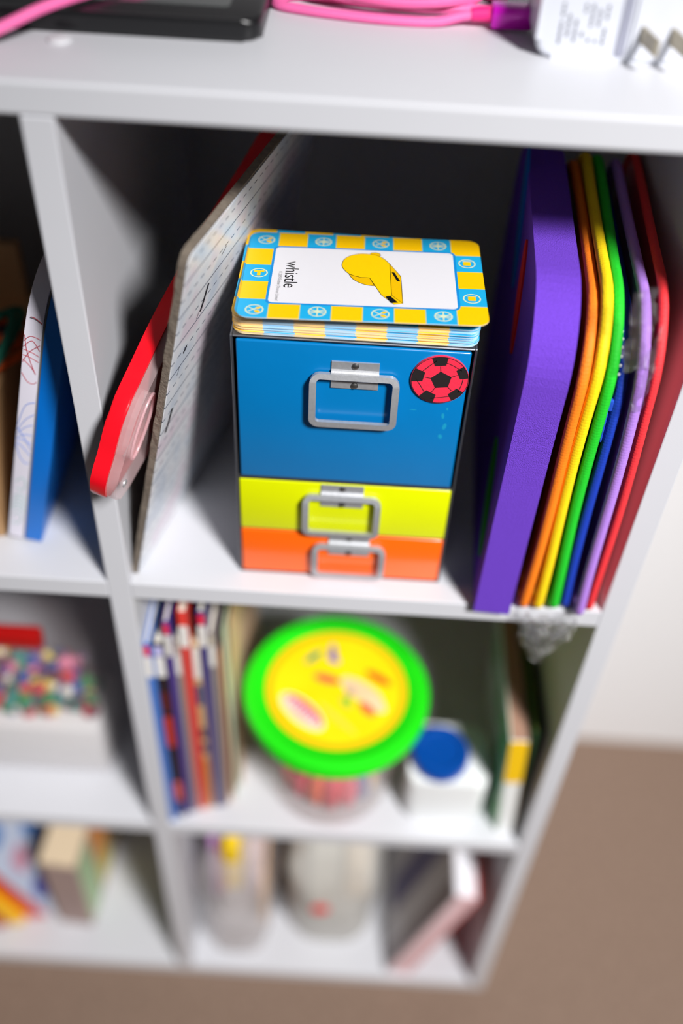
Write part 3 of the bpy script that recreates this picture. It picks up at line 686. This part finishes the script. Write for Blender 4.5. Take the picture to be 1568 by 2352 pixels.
bm = NB(); ring2(bm, bc[0], bc[1], 55.5, 60.9, ZL-.95, 64); obj('label_border', bm, mat('label_orange', (255, 184, 10), .4), lb, keep=True)
ML = Matrix.Translation((bc[0], bc[1], ZL-.95))
for qi, (cx, cy, a, b, r_, rgb, nm) in enumerate(((-22, 32, 10, 3.2, .8, (0, 140, 110), 'squiggle'), (-5, 38, 3.4, 9, .1, (130, 100, 170), 'squiggle'), (-4, 30, 6, 3, -.4, (120, 90, 200), 'squiggle'), (-9, 9, 12, 4.4, -.25, (240, 80, 70), 'squiggle'),
        (36, 13, 13, 4, -.55, (214, 80, 30), 'squiggle'), (22, -2, 22, 9, -.6, (238, 206, 160), 'pale_patch'), (34, -14, 11, 6, -.7, (236, 214, 170), 'pale_patch'), (27, -20, 9, 4.5, -.8, (240, 110, 60), 'squiggle'), (9, -14, 5, 7, .5, (170, 200, 60), 'squiggle'), (12, -3, 4, 4, 0, (190, 160, 150), 'squiggle'),
        (-28, -26, 25, 11, -.72, (244, 222, 180), 'logo_field'), (2, -31, 22, 3.2, -.72, (232, 216, 60), 'pale_bar'))):
    bm = NB(); flat(bm, ell(cx, cy, a, b, r_, 24), ({'pale_patch': .04, 'logo_field': .04}.get(nm, .2))+.012*qi); obj(nm, bm, mat('lid_%d_%d_%d' % rgb, rgb, .45), lb, ML, keep=True)
bm = NB(); flat(bm, ell(-26.5, -24, 20.5, 6.5, -.72, 24), .36); obj('logo_band', bm, mat('lid_red', (232, 80, 84), .45), lb, ML, keep=True)
bm = NB()
for k in range(8):
    t = -15.5+k*4.4; cx, cy = -27.8+t*math.cos(-.72), -25.4+t*math.sin(-.72); flat(bm, ell(cx, cy, 1.7, 3.9, -.72, 12), .42)
obj('logo_lettering', bm, mat('lid_white', (214, 210, 226), .45), lb, ML, keep=True)
rnd = random.Random(11)
for i, (rgb, n) in enumerate((((250, 110, 70), 'orange'), ((226, 70, 90), 'red'), ((240, 130, 90), 'orange'), ((214, 90, 100), 'red'), ((250, 120, 140), 'pink'), ((140, 150, 190), 'blue'), ((236, 196, 120), 'yellow'), ((230, 96, 70), 'orange'))):
    a = -2.75+i*.4 if i < 7 else 1.2; R_ = 36 if i < 7 else 10
    bm = NB(); bmesh.ops.create_icosphere(bm, subdivisions=2, radius=1, matrix=Matrix.Translation((bc[0]+R_*math.cos(a), bc[1]+R_*math.sin(a), S2+38)) @ Matrix.Rotation(a, 4, 'Z') @ Matrix.Diagonal((12, 9, 31, 1)))
    for v in bm.verts: v.co += noise.noise_vector(v.co*.05+Vector((i, 0, 0)))*4
    tag(obj('dough_lump', bm, mat('dough_'+n, rgb, .6), None, None, smooth=True), 'soft %s lump inside the clear tub' % n, 'modelling dough', 'lumps inside the green-lidded tub')

# ------------------------------------------------------------------ white jar with blue cap
jr = thing('plastic_jar', 'white plastic box-shaped jar with a round blue cap', 'jar', (266, 48, S2))
bm = NB(); JP = rr(232, 304, 20, 84, 10, 6); plate(bm, JP, S2+.2, S2+66)
bmesh.ops.bevel(bm, geom=[e for e in bm.edges if abs(e.verts[0].co.z-e.verts[1].co.z) < .1], offset=5, segments=3, profile=.5, affect='EDGES')
obj('jar_body', bm, mat('jar_white', (238, 240, 240), .3, var=.01), jr, smooth=True)
bm = NB(); lathe(bm, [(26.6, 66), (27, 67), (26.6, 76), (25, 79), (20, 79.5), (18, 77), (0, 76)], (260, 48, S2), 48); obj('cap', bm, mat('cap_blue', (0, 70, 156), .3, var=.04), jr, smooth=True)

# ------------------------------------------------------------------ books on the right, middle row
G2R = 'books at the right of the middle row'
book('storybook with a green and white cover and a yellow spine top', leanM((319.2, 13, S2), -4, 0), 15.5, 150, 154, (206, 226, 208), cov2=(176, 150, 132), spine=(238, 240, 238), group=G2R,
     patches=[('s', .2, 15.3, 88, 153.5, (250, 200, 0)), ('f', 6, 44, 96, 140, (60, 190, 60)), ('f', 50, 92, 88, 130, (30, 160, 30)), ('f', 98, 140, 92, 136, (20, 150, 20)), ('f', 10, 58, 40, 84, (90, 190, 140)), ('f', 4, 24, 4, 36, (80, 200, 90))], pages=mat('pages_brown', (168, 130, 110), .9))
book('dark green book between the storybook and the side panel', leanM((335.4, 18, S2+.3), -3, 0), 4.2, 160, 162, (44, 92, 50), spine=(36, 78, 48), cvt=.9, group=G2R, pages=mat('pages_olive', (120, 120, 40), .9))

# ------------------------------------------------------------------ clear bead case, middle row left
VIN = mat('clear_vinyl', (206, 196, 200), .2, alpha=.12, var=.03)
bc_ = thing('bead_case', 'clear plastic case of coloured beads with a red closure bar', 'bead case', (-150, 70, S2))
bm = NB(); box(bm, -290, -44, 46, 118, S2+.2, S2+184, 8, 3); obj('case_shell', bm, VIN, bc_, smooth=True)
bm = NB(); box(bm, -284, -50, 48.5, 114, S2+3, S2+72, 5, 2); tray = obj('white_tray', bm, mat('frosted_white', (238, 236, 236), .4, alpha=.8, var=.03), bc_, smooth=True)
bm = NB(); box(bm, -288, -84, 52, 64, S2+185, S2+205, 3, 2); obj('closure_bar', bm, mat('closure_red', (168, 10, 8), .35), bc_, smooth=True)
BC = [(mat('bead_%s' % n, c, .35), n) for n, c in (('red', (206, 40, 50)), ('green', (40, 130, 60)), ('teal', (20, 130, 120)), ('blue', (40, 70, 150)), ('white', (226, 220, 210)), ('pink', (220, 120, 150)), ('purple', (110, 50, 120)), ('yellow', (226, 200, 90)), ('maroon', (110, 30, 50)))]
rnd = random.Random(5); bm = NB()
for i in range(420):
    p = (rnd.uniform(-272, -60), rnd.uniform(60, 104), S2+79+rnd.random()**1.5*58)
    r = bmesh.ops.create_icosphere(bm, subdivisions=1, radius=rnd.uniform(5, 9), matrix=Matrix.Translation(p)); k = rnd.randrange(9)
    for v in r['verts']:
        for f in v.link_faces: f.material_index = k
tag(obj('beads', bm, [b[0] for b in BC], bc_, None, smooth=True), kind='stuff')

# ------------------------------------------------------------------ bottom row
def bag(name, label, x0, x1, y0, y1, h, m, seed, cat='bag', group=None):
    t = thing(name, label, cat, ((x0+x1)/2, (y0+y1)/2, B1), group)
    bm = NB(); nu, nv = 36, 16; V = []
    for j in range(nv+1):
        s = j/nv; k = (.86+.14*math.sin(PI*min(1, s*3)/2)) if s < .5 else 1-.55*((s-.5)/.5)**2
        row = []
        for i in range(nu):
            a = 2*PI*i/nu; c, d = math.cos(a), math.sin(a)
            p = Vector(((x0+x1)/2+(x1-x0)/2*k*math.copysign(abs(c)**.6, c), (y0+y1)/2+(y1-y0)/2*k*(1 if s < .6 else 1-.7*(s-.6)/.4)*math.copysign(abs(d)**.6, d), B1+.3+h*s))
            n = noise.noise_vector(p*.022+Vector((seed, 0, 0)))*10*min(1, s*5); n.z *= .4; row.append(bm.verts.new(p+n))
        V.append(row)
    for j in range(nv):
        for i in range(nu): bm.faces.new((V[j][i], V[j][(i+1) % nu], V[j+1][(i+1) % nu], V[j+1][i]))
    bm.faces.new(V[0][::-1]); bm.faces.new(V[-1])
    obj('bag_skin', bm, m, t, None, smooth=True); return t
POLY = mat('milky_bag', (220, 214, 214), .25, alpha=.42, var=.05, nscale=40); POLY2 = mat('grey_bag', (218, 216, 210), .25, alpha=.58, var=.05, nscale=40)
b1 = bag('storage_bag', 'milky plastic bag with yellow and lavender contents beside the divider, bottom row', 24, 106, 8, 150, 285, POLY, 2.)
b2 = bag('storage_bag', 'greyish plastic bag with a red dot on it, bottom row', 116, 228, 26, 190, 290, POLY2, 7.)
def inner(par, nm, x0, x1, y0, y1, z0, z1, rgb, bev=3): obj(nm, box(NB(), x0, x1, y0, y1, z0, z1, bev, 2), mat('inner_%d_%d_%d' % rgb, rgb, .6), par, None, label='contents seen through the bag')
inner(b1, 'packed_card', 40, 48, 40, 120, 120, 250, (176, 120, 184)); inner(b1, 'packed_card', 57, 74, 28, 110, 165, 262, (246, 206, 10)); inner(b1, 'packed_card', 51, 55, 34, 120, 140, 245, (240, 140, 70))
inner(b1, 'packed_card', 78, 94, 50, 118, 100, 205, (226, 196, 204)); inner(b1, 'packed_card', 93, 97, 36, 110, 60, 150, (246, 180, 10)); inner(b1, 'packed_card', 44, 92, 56, 112, 30, 96, (196, 190, 190))
inner(b2, 'packed_card', 128, 140, 60, 150, 40, 180, (170, 150, 136)); inner(b2, 'packed_card', 146, 180, 62, 150, 60, 190, (226, 222, 210)); inner(b2, 'packed_card', 186, 214, 60, 150, 90, 170, (236, 206, 166)); inner(b2, 'packed_card', 150, 205, 64, 150, 22, 58, (226, 226, 224))
bm = NB(); plate(bm, ell(0, 0, 10, 10, 0, 20), -.6, .6); obj('red_sticker', bm, mat('dot_red', (236, 40, 36), .5), b2, basis((160, 25, 134), (1, 0, 0), (0, 0, 1), (0, -1, 0)))
G3 = 'picture book leaning right in the bottom row'
book('thick grey book with white pages and pinkish spine, leaning right in the bottom row', leanM((241, 6, B1+6.6), 15, 0), 27, 215, 214, (196, 190, 192), cov2=(214, 70, 60), spine=(232, 196, 200), cvt=2.4,
     patches=[('f', 60, 100, 20, 210, (82, 70, 118)), ('f', 118, 134, 80, 150, (186, 160, 70)), ('f', 2, 22, 4, 210, (120, 96, 98))], pages=mat('pages_white', (240, 240, 246), .9))
# books leaning left in the bottom-left compartment
G3L = 'books leaning left in the bottom row'
lean3 = -21.5; Lb = [('red book with a blue and white patterned cover, rightmost of the left-leaning books', 28, (214, 24, 16), (196, 206, 226), 44), ('bright yellow book leaning beside the red patterned one', 17, (244, 196, 0), (244, 196, 0), 34), ('dark red book leaning beyond the yellow one', 17, (176, 44, 6), (176, 44, 6), 30), ('green book leaning beyond the dark red one', 18, (50, 170, 40), (50, 170, 40), 26)]
x = -156.
for i, (lb_, th, sp_, cv, y0) in enumerate(Lb):
    cl = math.cos(math.radians(lean3)); x -= th/cl+.4
    M = leanM((x, y0, B1+.15), lean3, 0)
    t = book(lb_, M, th, 205, 205, sp_, cov2=cv, spine=sp_, cvt=1.6, group=G3L)
    if i == 0:
        rnd = random.Random(4)
        for k in range(16):
            a, b = 14+(k % 4)*46+rnd.uniform(-8, 8), 24+(k//4)*48+rnd.uniform(-8, 8); rgb = ((84, 90, 170), (206, 150, 170), (60, 120, 190), (236, 238, 244))[(k+k//4) % 4]
            bm = NB(); yz(bm, rr(a, a+28, b, b+30, 8, 3), th, th+.25); obj('printed_field', bm, mat('print_%d_%d_%d' % rgb, rgb, .4), t, M)
# small cream game box
gx = thing('game_box', 'small cream-topped game box with green and orange side, bottom-left compartment', 'box', (-128, 90, B1))
MG = Matrix.Translation((-149, 42, B1)) @ Matrix.Rotation(math.radians(-4), 4, 'Z')
obj('box_body', box(NB(), 0, 40, 0, 130, .2, 150, 1.5, 2), mat('box_mauve', (176, 150, 140), .6, nscale=40, rgb2=(150, 130, 128)), gx, MG)
obj('box_top', box(NB(), -.6, 40.6, -.6, 130.6, 150, 158, 1.2, 2), mat('box_cream', (226, 204, 172), .6), gx, MG)
for (a0, a1, b0, b1_, rgb) in ((4, 40, 6, 140, (176, 206, 160)), (46, 84, 60, 140, (226, 150, 80)), (46, 84, 8, 54, (214, 206, 110)), (90, 124, 10, 140, (150, 130, 80))):
    bm = NB(); yz(bm, rr(a0, a1, b0, b1_, 4, 3), 40, 40.3); obj('printed_field', bm, mat('print_%d_%d_%d' % rgb, rgb, .5), gx, MG)
